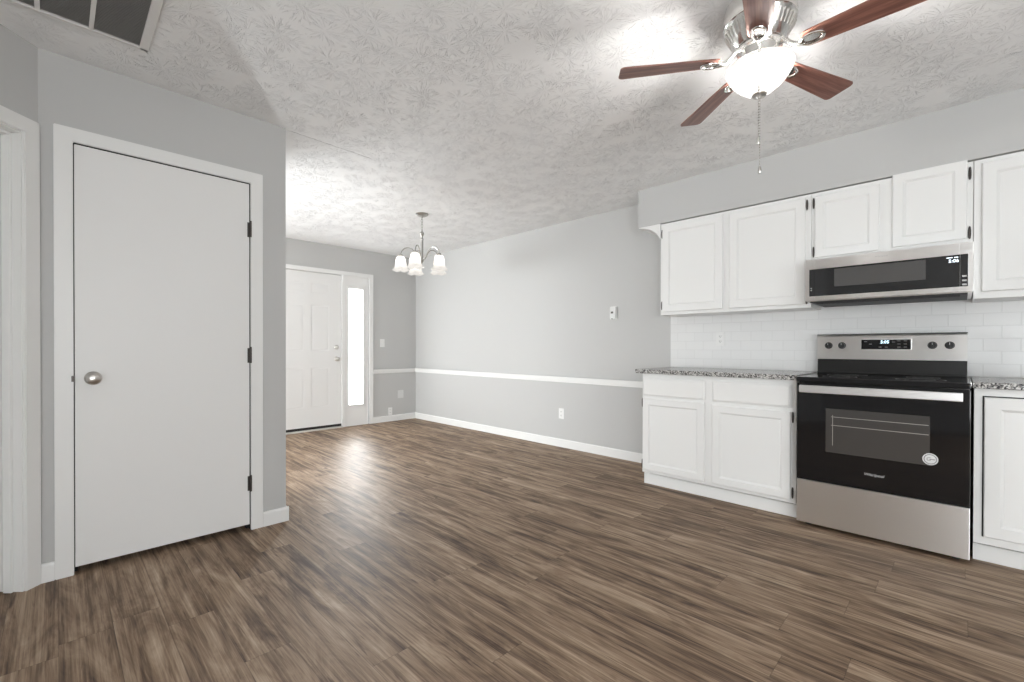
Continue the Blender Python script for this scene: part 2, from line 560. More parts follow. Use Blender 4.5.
def struct(name, mb, mat, label, cat):
    return tag(mb.build(name, mat), label, cat, kind='structure')

# ------------------------------------------------------------------ the room shell
CEIL, XK, YB, YC = 2.478, 3.935, 6.028, 3.028
XCL, XCR = -0.062, 1.017            # closet wall ends
YRET = 3.70                         # depth of the closet box
T = 0.115
fl = MB(); fl.box(-3.3, 4.05, -2.9, 6.15, -0.05, 0.0)
struct('floor', fl, M_FLOOR, 'brown wood plank floor running the length of the room', 'floor')
ce = MB()
ce.box(-3.3, 4.05, -2.9, 6.15, CEIL, CEIL + 0.06)
ce.prism([(XCR, YC + 0.012), (1.62, YC + 0.034), (1.62, YC + 0.036), (XCR, YC + 0.10)], CEIL - 0.002, CEIL + 0.01)   # taped board joint
struct('ceiling', ce, M_CEIL, 'white ceiling with stomped brush texture above the whole room', 'ceiling')
w = MB(); w.box(XK, XK + T, -2.9, 6.15, 0, CEIL)
struct('wall_right', w, M_WALL, 'long light grey wall behind the kitchen cabinets and dining area', 'wall')
DX0, DX1, DTOP = 1.80, 3.165, 2.105  # rough opening of the entry
w = MB()
w.box(-3.3, -1.9, YB, YB + T, 0, CEIL); w.box(0.5, DX0, YB, YB + T, 0, CEIL)
w.box(-1.9, 0.5, YB, YB + T, 0, 0.65); w.box(-1.9, 0.5, YB, YB + T, 2.05, CEIL)
w.box(DX1, XK, YB, YB + T, 0, CEIL); w.box(DX0, DX1, YB, YB + T, DTOP, CEIL)
struct('wall_back', w, M_WALL, 'grey far wall around the front door and sidelight', 'wall')
w = MB()
w.box(XCL, 0.046, YC, YC + T, 0, CEIL); w.box(0.823, XCR, YC, YC + T, 0, CEIL); w.box(0.046, 0.823, YC, YC + T, 2.083, CEIL)
struct('wall_closet', w, M_WALL, 'shaded grey wall around the plain white closet door', 'wall')
w = MB(); w.box(XCR - T, XCR, YC + T, YRET, 0, CEIL)
struct('wall_closet_side', w, M_WALL, 'short return wall running back behind the closet corner', 'wall')
w = MB(); w.box(-3.3, XCR - T, YRET - T, YRET, 0, CEIL)
struct('wall_living', w, M_WALL, 'wall behind the closet facing the living area', 'wall')
# diagonal wall with a doorway (u runs towards the camera, n looks into the room)
DG = Matrix(((-0.70711, 0.70711, 0, XCL), (-0.70711, -0.70711, 0, YC), (0, 0, 1, 0), (0, 0, 0, 1)))
DU0, DU1, DULEN = 0.072, 0.834, 2.17
w = MB()
w.box(0, DU0, -T, 0, 0, CEIL, mat=DG); w.box(DU1, DULEN, -T, 0, 0, CEIL, mat=DG); w.box(DU0, DU1, -T, 0, 2.06, CEIL, mat=DG)
struct('wall_diagonal', w, M_WALL, 'grey angled wall at the left edge around a doorway', 'wall')
w = MB()
w.box(-1.6 - T, -1.6, -2.9, -2.65, 0, CEIL); w.box(-1.6 - T, -1.6, -0.65, 1.62, 0, CEIL)
w.box(-1.6 - T, -1.6, -2.65, -0.65, 2.1, CEIL); w.box(-1.6 - T, -1.6, -2.65, -0.65, 0, 0.12)
struct('wall_left', w, M_WALL, 'left wall beside the camera around the added patio door', 'wall')
w = MB()
w.box(-1.6, -0.7, -2.9, -2.8, 0, CEIL); w.box(0.9, XK, -2.9, -2.8, 0, CEIL)
w.box(-0.7, 0.9, -2.9, -2.8, 0, 0.75); w.box(-0.7, 0.9, -2.9, -2.8, 2.05, CEIL)
struct('wall_rear', w, M_WALL, 'wall behind the camera around an added wide window', 'wall')
w = MB()
w.box(-3.3, -3.2, YRET, 3.9, 0, CEIL); w.box(-3.3, -3.2, 5.9, YB, 0, CEIL)
w.box(-3.3, -3.2, 3.9, 5.9, 0, 0.12); w.box(-3.3, -3.2, 3.9, 5.9, 2.2, CEIL)
struct('wall_living_end', w, M_WALL, 'end wall of the living area around its added window', 'wall')
# soffit over the wall cabinets
w = MB(); w.box(3.604, XK, -2.8, 2.017, 2.153, CEIL)
struct('wall_soffit', w, M_WALL, 'grey boxed soffit above the white wall cabinets', 'soffit')

# white cove moulding under the overhanging soffit end
w = MB(); w.prism([(2.015, 2.1525), (2.015, 2.146), (1.955, 2.136), (1.900, 2.114), (1.855, 2.080), (1.828, 2.045), (1.8125, 2.020), (1.8125, 2.1525)], 3.607, 3.933, 0.001,
                  Matrix(((0, 0, 1, 0), (1, 0, 0, 0), (0, 1, 0, 0), (0, 0, 0, 1))))
struct('trim_4', w, M_WHITE, 'small white cove moulding under the soffit left of the cabinets', 'moulding')

# baseboards with a rounded top
def base_profile(mb, p0, p1, nrm, h=0.088, t=0.014):
    """board along p0-p1; nrm points into the room"""
    p0, p1, nrm = Vector((*p0, 0)), Vector((*p1, 0)), Vector((*nrm, 0))
    prof = [(0, 0), (t, 0), (t, h - 0.014), (t - 0.002, h - 0.007), (t - 0.006, h - 0.001), (t - 0.010, h), (0, h)]
    tb = bmesh.new()
    A = [tb.verts.new(p0 + nrm * d + Vector((0, 0, z))) for d, z in prof]
    Bq = [tb.verts.new(p1 + nrm * d + Vector((0, 0, z))) for d, z in prof]
    n = len(prof)
    for i in range(n):
        j = (i + 1) % n
        tb.faces.new((A[i], A[j], Bq[j], Bq[i]))
    tb.faces.new(A[::-1]); tb.faces.new(Bq)
    bmesh.ops.recalc_face_normals(tb, faces=tb.faces[:])
    mb._join(tb)
    return mb
b = MB(); base_profile(b, (XK, 1.83), (XK, YB), (-1, 0))
struct('baseboard_right', b, M_WHITE, 'long white baseboard under the dining wall chair rail', 'baseboard')
b = MB(); base_profile(b, (3.213, YB), (XK - 0.014, YB), (0, -1))
struct('baseboard_back', b, M_WHITE, 'short white baseboard between the sidelight and the far corner', 'baseboard')
b = MB(); base_profile(b, (0.8825, YC), (XCR + 0.014, YC), (0, -1)); base_profile(b, (XCR, YC), (XCR, YRET), (1, 0))
struct('baseboard_closet', b, M_WHITE, 'white baseboard wrapping the corner right of the closet door', 'baseboard')
b = MB(); base_profile(b, (XCL, YC), (-0.013, YC), (0, -1))
struct('baseboard_corner', b, M_WHITE, 'tiny white baseboard piece left of the closet door', 'baseboard')
# chair rail
def rail(mb, x0, x1, y0, y1, ax):
    for (d, z0, z1) in ((0.012, 0.717, 0.779), (0.020, 0.735, 0.779), (0.027, 0.762, 0.779)):
        if ax == 'x': mb.box(XK - d, XK, y0, y1, z0, z1, 0.003)
        else: mb.box(x0, x1, YB - d, YB, z0, z1, 0.003)
b = MB(); rail(b, 0, 0, 1.83, YB, 'x')
struct('trim_1', b, M_WHITE, 'white chair rail along the long dining wall', 'chair rail')
b = MB(); rail(b, 3.213, XK - 0.027, 0, 0, 'y')
struct('trim_2', b, M_WHITE, 'short white chair rail on the far wall beside the sidelight', 'chair rail')
# tile splashback
b = MB(); b.box(3.927, XK, -1.6, 1.871, 0.927, 1.40)
struct('trim_3', b, M_TILE, 'white subway tile backsplash behind the range and counters', 'backsplash')

# ------------------------------------------------------------------ doors
def lathe_knob(mb, loc, direction, prof, n=28):
    q = Vector((0, 0, 1)).rotation_difference(Vector(direction)).to_matrix().to_4x4()
    mb.lathe(prof, loc, n, q)
KNOB = [(0, 0.0), (0.033, 0.0), (0.033, 0.004), (0.028, 0.009), (0.014, 0.013), (0.012, 0.028), (0.017, 0.033), (0.027, 0.042), (0.0295, 0.052), (0.027, 0.061), (0.018, 0.067), (0.0, 0.069)]

def u_shape(x0, x1, x2, x3, zi, zo):
    return [(x0, 0), (x1, 0), (x1, zi), (x2, zi), (x2, 0), (x3, 0), (x3, zo), (x0, zo)]
# closet door
d1 = thing('door_1', (0.434, YC, 0), 'plain flat white closet door with nickel knob and dark hinges', 'door', kind='structure')
b = MB(); b.box(0.0575, 0.811, YC - 0.002, YC + 0.033, 0.034, 2.0725, 0.0015); b.build('door_slab', M_DOORW, d1)
b = MB()
b.prism(u_shape(-0.0124, 0.0535, 0.8155, 0.8818, 2.078, 2.144), 0, 0.017, 0.003, Matrix(((1, 0, 0, 0), (0, 0, -1, YC), (0, 1, 0, 0), (0, 0, 0, 1))))
b.build('casing', M_WHITE, d1)
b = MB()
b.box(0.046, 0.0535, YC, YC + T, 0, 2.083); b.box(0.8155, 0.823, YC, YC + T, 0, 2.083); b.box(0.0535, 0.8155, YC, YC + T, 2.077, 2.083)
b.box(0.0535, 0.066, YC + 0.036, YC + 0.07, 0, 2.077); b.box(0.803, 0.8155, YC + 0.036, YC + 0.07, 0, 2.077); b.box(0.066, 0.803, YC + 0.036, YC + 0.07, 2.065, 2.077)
b.build('jamb', M_DARK, d1)  # jamb coloured near-black so the gap round the slab reads as shade
b = MB(); lathe_knob(b, (0.122, YC - 0.002, 0.944), (0, -1, 0), KNOB); b.build('knob', M_NICKEL, d1)
for z in (0.28, 1.048, 1.80):
    b = MB()
    b.lathe([(0, -0.045), (0.0048, -0.045), (0.0048, 0.045), (0, 0.045)], (0.8145, YC - 0.0195, z), 12)
    b.lathe([(0, 0.045), (0.004, 0.045), (0.005, 0.05), (0, 0.053)], (0.8145, YC - 0.0195, z), 12)
    b.box(0.800, 0.811, YC - 0.004, YC - 0.002, z - 0.044, z + 0.044)
    b.box(0.8115, 0.8145, YC - 0.0195, YC - 0.003, z - 0.044, z + 0.044)
    b.build('hinge', M_BRONZE, d1)
b = MB(); b.box(0.0455, 0.0565, YC - 0.0185, YC - 0.001, 0.93, 0.958, 0.001); b.build('strike_plate', M_BRONZE, d1)

# doorway in the angled wall
d3 = thing('door_3', (DG @ Vector((0.45, 0, 0))), 'white doorway in the angled wall cut off by the left edge', 'door', kind='structure')
b = MB()
b.prism(u_shape(0.006, DU0, DU1, DU1 + 0.066, 2.057, 2.125), 0, 0.017, 0.003, DG @ Matrix(((1, 0, 0, 0), (0, 0, 1, 0), (0, 1, 0, 0), (0, 0, 0, 1))))
b.build('casing', M_WHITE, d3)
b = MB()
for (u0, u1, z0, z1) in ((DU0 - 0.004, DU0 + 0.004, 0, 2.06), (DU1 - 0.004, DU1 + 0.004, 0, 2.06), (DU0, DU1, 2.05, 2.058)):
    b.box(u0, u1, -T, 0.003, z0, z1, 0.001, mat=DG)
for (u0, u1, z0, z1) in ((DU0 + 0.004, DU0 + 0.016, 0, 2.05), (DU1 - 0.016, DU1 - 0.004, 0, 2.05), (DU0 + 0.004, DU1 - 0.004, 2.036, 2.05)):
    b.box(u0, u1, -0.072, -0.036, z0, z1, 0.002, mat=DG)
b.build('jamb', M_WHITE, d3)
b = MB(); b.box(DU0 + 0.008, DU1 - 0.008, -0.110, -0.075, 0.012, 2.046, 0.002, mat=DG); b.build('door_slab', M_DOORW, d3)
for z in (0.31, 1.075, 1.80):
    b = MB(); b.box(DU0 + 0.003, DU0 + 0.0075, -0.112, -0.080, z - 0.045, z + 0.045, 0.001, mat=DG); b.build('hinge', M_BRONZE, d3)

# front door
d2 = thing('door_2', (2.295, YB, 0), 'white six-panel front door with deadbolt and black bottom sweep', 'door', kind='structure')
X0, X1, ZB, ZT = 1.842, 2.749, 0.052, 2.085
us = [0, 0.165, 0.415, 0.494, 0.744, X1 - X0]
vs = [0, 0.25, 0.782, 0.998, 1.61, 1.753, 1.90, ZT - ZB]
holes = [(i, j) for i in (1, 3) for j in (1, 3, 5)]
b = MB(); b.grid_door((X0, YB + 0.012, ZB), (1, 0, 0), (0, 0, 1), (0, 1, 0), us, vs, holes,
                      [(0.010, 0.006), (0.024, 0.006), (0.045, 0.0015)], 0.044)
b.build('door_slab', M_DOORW, d2)
b = MB()
b.prism(u_shape(1.768, 1.833, 3.147, 3.212, 2.094, 2.145), 0, 0.017, 0.003, Matrix(((1, 0, 0, 0), (0, 0, -1, YB), (0, 1, 0, 0), (0, 0, 0, 1))))
b.box(DX0, 1.838, YB, YB + T, 0, DTOP); b.box(1.838, DX1, YB, YB + T, 2.089, DTOP); b.box(2.753, 2.79, YB - 0.004, YB + T, 0, 2.09)
b.build('casing', M_WHITE, d2)
b = MB(); b.box(X0 + 0.002, X1 - 0.002, YB + 0.006, YB + 0.05, 0.020, 0.052, 0.002); b.build('door_sweep', M_RUBBER, d2)
b = MB(); b.box(1.838, 2.753, YB - 0.025, YB + T, 0, 0.019, 0.004); b.build('threshold', M_THRESH, d2)
b = MB(); lathe_knob(b, (2.682, YB + 0.012, 0.94), (0, -1, 0), KNOB); b.build('knob', M_NICKEL, d2)
b = MB(); lathe_knob(b, (2.682, YB + 0.012, 1.10), (0, -1, 0), [(0, 0), (0.030, 0), (0.030, 0.006), (0.024, 0.014), (0.0, 0.016)])
b.box(2.678, 2.686, YB - 0.018, YB, 1.083, 1.117, 0.002)
b.build('deadbolt', M_NICKEL, d2)
b = MB(); b.box(2.7485, 2.7535, YB + 0.008, YB + 0.020, 0.92, 0.96); b.build('latch_plate', M_NICKEL, d2)
for z in (0.28, 1.06, 1.84):
    b = MB(); b.lathe([(0, -0.048), (0.006, -0.048), (0.006, 0.048), (0, 0.048)], (1.8395, YB + 0.006, z), 10); b.build('hinge', M_NICKEL, d2)
# sidelight
w1 = thing('window_1', (2.97, YB, 0), 'narrow frosted sidelight glowing with daylight right of front door', 'window', kind='structure')
b = MB()
gx0, gx1, gz0, gz1 = 2.848, 3.064, 0.296, 1.920
b.box(2.79, gx0, YB + 0.006, YB + 0.05, 0, 2.09); b.box(gx1, 3.147, YB + 0.006, YB + 0.05, 0, 2.09)
b.box(gx0, gx1, YB + 0.006, YB + 0.05, 0, gz0); b.box(gx0, gx1, YB + 0.006, YB + 0.05, gz1, 2.09)
b.build('window_frame', M_DOORW, w1)
b = MB()
for (x0, x1, z0, z1) in ((gx0 - 0.022, gx0 + 0.004, gz0 - 0.022, gz1 + 0.022), (gx1 - 0.004, gx1 + 0.022, gz0 - 0.022, gz1 + 0.022),
                         (gx0, gx1, gz0 - 0.022, gz0 + 0.004), (gx0, gx1, gz1 - 0.004, gz1 + 0.022)):
    b = MB(); b.box(x0, x1, YB - 0.004, YB + 0.012, z0, z1, 0.003); b.build('glazing_bead', M_WHITE, w1)
b = MB(); b.box(gx0, gx1, YB + 0.016, YB + 0.024, gz0, gz1); b.build('pane', M_PANE, w1)
# invented windows out of view, with glowing panes added to bring in light
def added_window(name, label, x0, x1, y0, y1, z0, z1, ax):
    wv = thing(name, ((x0 + x1) / 2, (y0 + y1) / 2, z0), label, 'window', kind='structure')
    b = MB(); b.box(x0, x1, y0, y1, z0, z1); b.build('pane', M_ADDED_PANE, wv)
    b = MB(); f = 0.05
    if ax == 'x':
        b.box(x0 - 0.01, x1 + 0.01, y0, y0 + f, z0, z1); b.box(x0 - 0.01, x1 + 0.01, y1 - f, y1, z0, z1)
        b.box(x0 - 0.01, x1 + 0.01, y0, y1, z0, z0 + f); b.box(x0 - 0.01, x1 + 0.01, y0, y1, z1 - f, z1)
        m_ = (y0 + y1) / 2; b.box(x0 - 0.01, x1 + 0.01, m_ - 0.03, m_ + 0.03, z0, z1)
    else:
        b.box(x0, x0 + f, y0 - 0.01, y1 + 0.01, z0, z1); b.box(x1 - f, x1, y0 - 0.01, y1 + 0.01, z0, z1)
        b.box(x0, x1, y0 - 0.01, y1 + 0.01, z0, z0 + f); b.box(x0, x1, y0 - 0.01, y1 + 0.01, z1 - f, z1)
        m_ = (x0 + x1) / 2; b.box(m_ - 0.03, m_ + 0.03, y0 - 0.01, y1 + 0.01, z0, z1)
    b.build('window_frame', M_WHITE, wv)
added_window('added_window_2', 'added unseen patio door for light in the left wall beside the camera', -1.66, -1.64, -2.65, -0.65, 0.12, 2.1, 'x')
added_window('added_window_3', 'added unseen living area window for light behind the closet', -3.26, -3.24, 3.9, 5.9, 0.12, 2.2, 'x')
added_window('added_window_5', 'added unseen window for light in the living area left of the front door', -1.9, 0.5, YB + 0.06, YB + 0.08, 0.65, 2.05, 'y')
added_window('added_window_4', 'added unseen wide window for light behind the camera', -0.7, 0.9, -2.86, -2.84, 0.75, 2.05, 'y')

# ------------------------------------------------------------------ wall and base cabinets
def cab_door(parent, name, x, y0, y1, z0, z1, frame=0.055, th=0.019):
    """framed door facing -x with a recessed flat panel inside a sloped moulding"""
    b = MB()
    b.panel((x, y1, z0), (0, -1, 0), (0, 0, 1), (1, 0, 0), y1 - y0, z1 - z0,
            [(0, 0.004), (0.004, 0), (frame, 0), (frame + 0.004, 0.004), (frame + 0.013, 0.010), (frame + 0.016, 0.0085)], th)
    return b.build(name, M_CAB, parent)

def drawer_front(parent, x, y0, y1, z0, z1, th=0.019):
    b = MB()
    b.panel((x, y1, z0), (0, -1, 0), (0, 0, 1), (1, 0, 0), y1 - y0, z1 - z0, [(0, 0.009), (0.005, 0.006), (0.012, 0.001), (0.016, 0)], th)
    return b.build('drawer', M_CAB, parent)

def cab_hinge(parent, x, y, z, side):
    """small dark face hinge, lobes above and below a barrel"""
    b = MB()
    b.tube([(x, y, z - 0.036), (x, y, z - 0.030), (x, y, z - 0.012), (x, y, z + 0.012), (x, y, z + 0.030), (x, y, z + 0.036)],
           [0.002, 0.0048, 0.0062, 0.0062, 0.0048, 0.002], 10)
    return b.build('hinge', M_BRONZE, parent)

def cab_box(parent, name, x, y0, y1, z0, z1, xb, stiles):
    """carcase with a face frame (stiles = opening cut-outs left plain behind the doors)"""
    b = MB(); b.box(x, xb, y0, y1, z0, z1, 0.002)
    return b.build(name, M_CAB, parent)

XD, XF = 3.594, 3.613      # door face, face frame
XBK = 3.927
c = thing('wall_cabinet', (XF, 1.2675, 1.375), 'white two-door wall cabinet at the far left end, over the left counter', 'cabinet', 'white wall cabinets under the soffit')
cab_box(c, 'cabinet_body', XF, 0.724, 1.811, 1.375, 2.146, XBK, None)
o = cab_door(c, 'door', XD, 1.300, 1.790, 1.400, 2.128)
cab_hinge(o, XF - 0.006, 1.797, 2.06, 1); cab_hinge(o, XF - 0.006, 1.797, 1.455, 1)
o = cab_door(c, 'door', XD, 0.756, 1.251, 1.400, 2.122)
cab_hinge(o, XF - 0.006, 0.748, 2.075, -1); cab_hinge(o, XF - 0.006, 0.748, 1.435, -1)
c = thing('wall_cabinet', (XF, 0.338, 1.67), 'short white two-door wall cabinet directly above the microwave', 'cabinet', 'white wall cabinets under the soffit')
cab_box(c, 'cabinet_body', XF, -0.046, 0.722, 1.668, 2.146, XBK, None)
o = cab_door(c, 'door', XD, 0.363, 0.702, 1.708, 2.120, 0.048)
cab_hinge(o, XF - 0.006, 0.7105, 2.076, 1); cab_hinge(o, XF - 0.006, 0.7105, 1.748, 1)
o = cab_door(c, 'door', XD, -0.022, 0.301, 1.716, 2.156, 0.05)
cab_hinge(o, XF - 0.006, -0.032, 2.08, -1); cab_hinge(o, XF - 0.006, -0.032, 1.748, -1)
c = thing('wall_cabinet', (XF, -0.45, 1.377), 'tall white wall cabinet right of the microwave, cut by the right edge', 'cabinet', 'white wall cabinets under the soffit')
cab_box(c, 'cabinet_body', XF, -0.86, -0.048, 1.375, 2.146, XBK, None)
cab_door(c, 'door', XD, -0.440, -0.080, 1.412, 2.121)
cab_door(c, 'door', XD, -0.840, -0.470, 1.412, 2.121)

XBD, XBF = 3.318, 3.337
def base_cabinet(loc, label, y0, y1):
    c = thing('base_cabinet', loc, label, 'cabinet', 'white base cabinets on the floor')
    cab_box(c, 'cabinet_body', XBF, y0, y1, 0.097, 0.892, XBK, None)
    b = MB(); b.box(3.368, 3.384, y0, y1, 0.0, 0.084, 0.001); b.box(3.38, XBK, y0 + 0.002, y0 + 0.02, 0, 0.097); b.box(3.38, XBK, y1 - 0.02, y1 - 0.002, 0, 0.097)
    b.build('toe_kick', M_CAB, c)
    return c
c = base_cabinet((XBF, 1.285, 0), 'white base cabinet with two drawers over two doors, left of the range', 0.744, 1.825)
drawer_front(c, XBD, 1.324, 1.815, 0.716, 0.860); drawer_front(c, XBD, 0.774, 1.268, 0.714, 0.862)
o = cab_door(c, 'door', XBD, 1.324, 1.815, 0.122, 0.698, 0.05)
cab_hinge(o, XBF - 0.006, 1.822, 0.658, 1); cab_hinge(o, XBF - 0.006, 1.822, 0.166, 1)
o = cab_door(c, 'door', XBD, 0.774, 1.268, 0.122, 0.690, 0.05)
cab_hinge(o, XBF - 0.006, 0.763, 0.652, -1); cab_hinge(o, XBF - 0.006, 0.763, 0.166, -1)
c = base_cabinet((XBF, -0.5, 0), 'white base cabinet with full-height door, right of the range', -0.95, -0.050)
b = MB(); b.box(XBF - 0.0006, XBF + 0.001, -0.49, -0.0805, 0.136, 0.8555); b.build('door_gap_shade', M_DARK, c)  # dark sheet on the frame, painted shade for the gap round the door
cab_door(c, 'door', XBD, -0.480, -0.086, 0.140, 0.850, 0.058)
cab_door(c, 'door', XBD, -0.920, -0.500, 0.140, 0.850, 0.058)
b = MB(); b.box(3.298, XBK, 0.737, 1.871, 0.894, 0.927, 0.004)
tag(b.build('countertop', M_GRANITE), 'speckled grey granite countertop on the left base cabinet', 'countertop', 'granite countertops')
b = MB(); b.box(3.298, XBK, -0.95, -0.045, 0.894, 0.927, 0.004)
tag(b.build('countertop', M_GRANITE), 'speckled grey granite countertop right of the range, cut by the right edge', 'countertop', 'granite countertops')

# ------------------------------------------------------------------ range
Y0, Y1, XR = -0.0385, 0.7225, 3.244
rg = thing('electric_range', (XR, 0.342, 0), 'freestanding stainless and black glass electric range between the counters', 'range')
b = MB(); b.box(3.285, 3.90, Y0 + 0.004, Y1 - 0.004, 0.03, 0.892, 0.003); b.build('oven_body', M_BLACK, rg)
for (fx, fy) in ((3.32, Y0 + 0.05), (3.32, Y1 - 0.05), (3.86, Y0 + 0.05), (3.86, Y1 - 0.05)):
    b = MB(); b.lathe([(0, 0), (0.018, 0), (0.018, 0.008), (0.010, 0.012), (0.010, 0.03), (0, 0.03)], (fx, fy, 0), 16); b.build('foot', M_BLACKMATTE, rg)
b = MB()
b.box(3.224, 3.82, Y0, Y1, 0.894, 0.923, 0.006, 3)
ct = b.build('cooktop', M_BLACKGLASS, rg)
for (cx, cy, rr) in ((3.40, 0.16, 0.105), (3.40, 0.53, 0.085), (3.66, 0.16, 0.075), (3.66, 0.53, 0.105)):
    b = MB(); b.lathe([(rr - 0.003, 0.9231), (rr, 0.9234), (rr + 0.003, 0.9231)], (cx, cy, 0), 48)
    b.lathe([(rr * 0.6 - 0.0015, 0.9231), (rr * 0.6, 0.9233), (rr * 0.6 + 0.0015, 0.9231)], (cx, cy, 0), 48)
    b.build('burner_ring', M_DIMPRINT, ct)
for y in (Y0 - 0.0015, Y1 - 0.0025):
    b = MB(); b.box(3.26, 3.82, y, y + 0.004, 0.905, 0.9255, 0.001); b.build('edge_trim', M_STEEL, ct)
# back guard: black riser, steel console
b = MB()
b.prism([(3.812, 0.916), (3.822, 1.023), (3.90, 1.023), (3.90, 0.916)], Y0 + 0.01, Y1, 0.002,
        Matrix(((1, 0, 0, 0), (0, 0, 1, 0), (0, 1, 0, 0), (0, 0, 0, 1))))
b.box(3.79, 3.83, Y0 + 0.012, Y1 - 0.002, 0.921, 0.940, 0.006)
b.build('vent_riser', M_BLACK, rg)
b = MB()
b.prism([(3.800, 1.023), (3.806, 1.180), (3.814, 1.190), (3.90, 1.190), (3.90, 1.023)], Y0 + 0.01, Y1, 0.002,
        Matrix(((1, 0, 0, 0), (0, 0, 1, 0), (0, 1, 0, 0), (0, 0, 0, 1))))
console = b.build('control_panel', M_STEEL, rg)
b = MB(); b.box(3.812, 3.902, Y0 + 0.008, Y1 + 0.002, 1.1885, 1.1945, 0.002); b.build('top_cap', M_BLACKMATTE, console)
b = MB(); b.box(3.7985, 3.806, 0.219, 0.477, 1.088, 1.159, 0.002); b.build('display_bezel', M_LIGHTSTEEL, console)
b = MB(); b.box(3.7970, 3.803, 0.223, 0.473, 1.092, 1.155, 0.001); b.build('display_glass', M_BLACKGLASS, console)
b = MB(); b.text('5:05', 0.026, (3.7965, 0.352, 1.1385), FACE_MX, 0.1); b.build('clock_digits', M_DIGIT, console)
b = MB()
for (y, z, s) in ((0.450, 1.142, 'BAKE'), (0.424, 1.126, 'BROIL'), (0.375, 1.106, 'TIMER'), (0.343, 1.106, 'START'), (0.308, 1.139, 'CLOCK'),
                  (0.281, 1.126, '1'), (0.281, 1.106, '4'), (0.250, 1.126, '2'), (0.250, 1.106, '5'), (0.281, 1.146, 'AUTO'), (0.250, 1.146, 'OFF')):
    b = MB(); b.box(3.7966, 3.7972, y - 0.0075, y + 0.0075, z - 0.0018, z + 0.0018); b.build('button_mark', M_DIMPRINT, console)
for i, y in enumerate((0.655, 0.579, 0.124, 0.047)):
    b = MB()
    q = Vector((0, 0, 1)).rotation_difference(Vector((-1, 0, 0))).to_matrix().to_4x4()
    b.lathe([(0, 0), (0.0225, 0), (0.0225, 0.004), (0.020, 0.007), (0.0185, 0.022), (0.0165, 0.025), (0, 0.025)], (3.803, y, 1.117), 28, q)
    b.box(3.769, 3.783, y - 0.0045, y + 0.0045, 1.117 - 0.018, 1.117 + 0.018, 0.002)
    kb = b.build('knob', M_BLACKMATTE, console)
    b = MB(); b.box(3.7684, 3.7695, y - 0.001, y + 0.001, 1.120, 1.134); b.build('pointer', M_SILVERPRINT, kb)
# oven door
b = MB(); b.box(XR, 3.284, Y0 + 0.001, Y1 - 0.001, 0.291, 0.884, 0.004); door = b.build('oven_door', M_BLACKGLASS, rg)
b = MB(); b.box(XR - 0.0008, XR + 0.004, 0.113, 0.572, 0.478, 0.738, 0.0005); b.build('oven_window', M_OVENWIN, door)
b = MB()
for z in (0.690, 0.640): b.box(XR - 0.0014, XR - 0.0008, 0.118, 0.545, z - 0.0016, z + 0.0016)
b.box(XR - 0.0013, XR - 0.0008, 0.536, 0.539, 0.52, 0.70)
b.build('rack_wires', M_RACK, door)
b = MB()
b.box(3.190, 3.212, Y0 + 0.028, Y1 - 0.022, 0.829, 0.874, 0.006, 3)
b.build('handle', M_LIGHTSTEEL, door)
for y in (Y0 + 0.075, Y1 - 0.055):
    b = MB(); b.box(3.208, XR + 0.002, y - 0.012, y + 0.012, 0.838, 0.866, 0.003); b.build('handle_bracket', M_BLACKMATTE, door)
b = MB(); b.text('Whirlpool', 0.0215, (XR - 0.0008, 0.345, 0.381), FACE_MX, 0.25); b.build('brand_mark', M_SILVERPRINT, door)
# round sticker
q = Vector((0, 0, 1)).rotation_difference(Vector((-1, 0, 0))).to_matrix().to_4x4()
b = MB(); b.lathe([(0, 0.0004), (0.0305, 0.0004), (0.0312, 0.0)], (XR - 0.0008, 0.111, 0.513), 40, q); stick = b.build('round_sticker', M_STICKER, door)
b = MB()
b.lathe([(0.0225, 0.0007), (0.0262, 0.0007)], (XR - 0.0010, 0.111, 0.513), 40, q)
b.text('G', 0.026, (XR - 0.0016, 0.118, 0.5125), FACE_MX, 0.1)
b.box(XR - 0.0018, XR - 0.0014, 0.092, 0.112, 0.5105, 0.5145)
b.build('sticker_print', M_DIMPRINT, stick)
# storage drawer
b = MB(); b.box(XR, 3.284, Y0 + 0.001, Y1 - 0.001, 0.026, 0.288, 0.004); b.build('storage_drawer', M_STEEL, rg)

# ------------------------------------------------------------------ microwave
XM, MY0, MY1, MZ0, MZ1 = 3.4265, -0.0455, 0.7185, 1.399, 1.6665
mw = thing('microwave', (XM, 0.336, MZ0), 'low stainless over-range microwave with black glass front and lit clock', 'microwave')
b = MB(); b.box(XM + 0.02, XBK, MY0 + 0.002, MY1 - 0.002, MZ0, MZ1, 0.002); b.build('microwave_body', M_STEEL, mw)
# front: steel surround in three pieces (door and the two fixed ends)
b = MB()
zg0, zg1 = 1.431, 1.604
for (ya, yb_) in ((0.006, 0.668),):
    b.box(XM, XM + 0.022, ya, yb_, zg1, MZ1, 0.0015); b.box(XM, XM + 0.022, ya, yb_, MZ0 + 0.004, zg0, 0.0015)
md = b.build('microwave_door', M_STEEL, mw)
b = MB()
b.box(XM, XM + 0.022, 0.669, MY1, zg1, MZ1, 0.0015); b.box(XM, XM + 0.022, 0.669, MY1, MZ0 + 0.004, zg0, 0.0015); b.box(XM, XM + 0.022, 0.697, MY1, zg0 - 0.002, zg1 + 0.002)
b.build('end_panel', M_STEEL, mw)
b = MB()
b.box(XM, XM + 0.022, MY0, 0.005, zg1, MZ1, 0.0015); b.box(XM, XM + 0.022, MY0, 0.005, MZ0 + 0.004, zg0, 0.0015); b.box(XM, XM + 0.022, MY0, -0.026, zg0 - 0.002, zg1 + 0.002)
b.build('end_panel', M_STEEL, mw)
b = MB(); b.box(XM + 0.001, XM + 0.022, 0.0055, 0.6685, zg0, zg1); b.build('door_glass', M_MWGLASS, md)
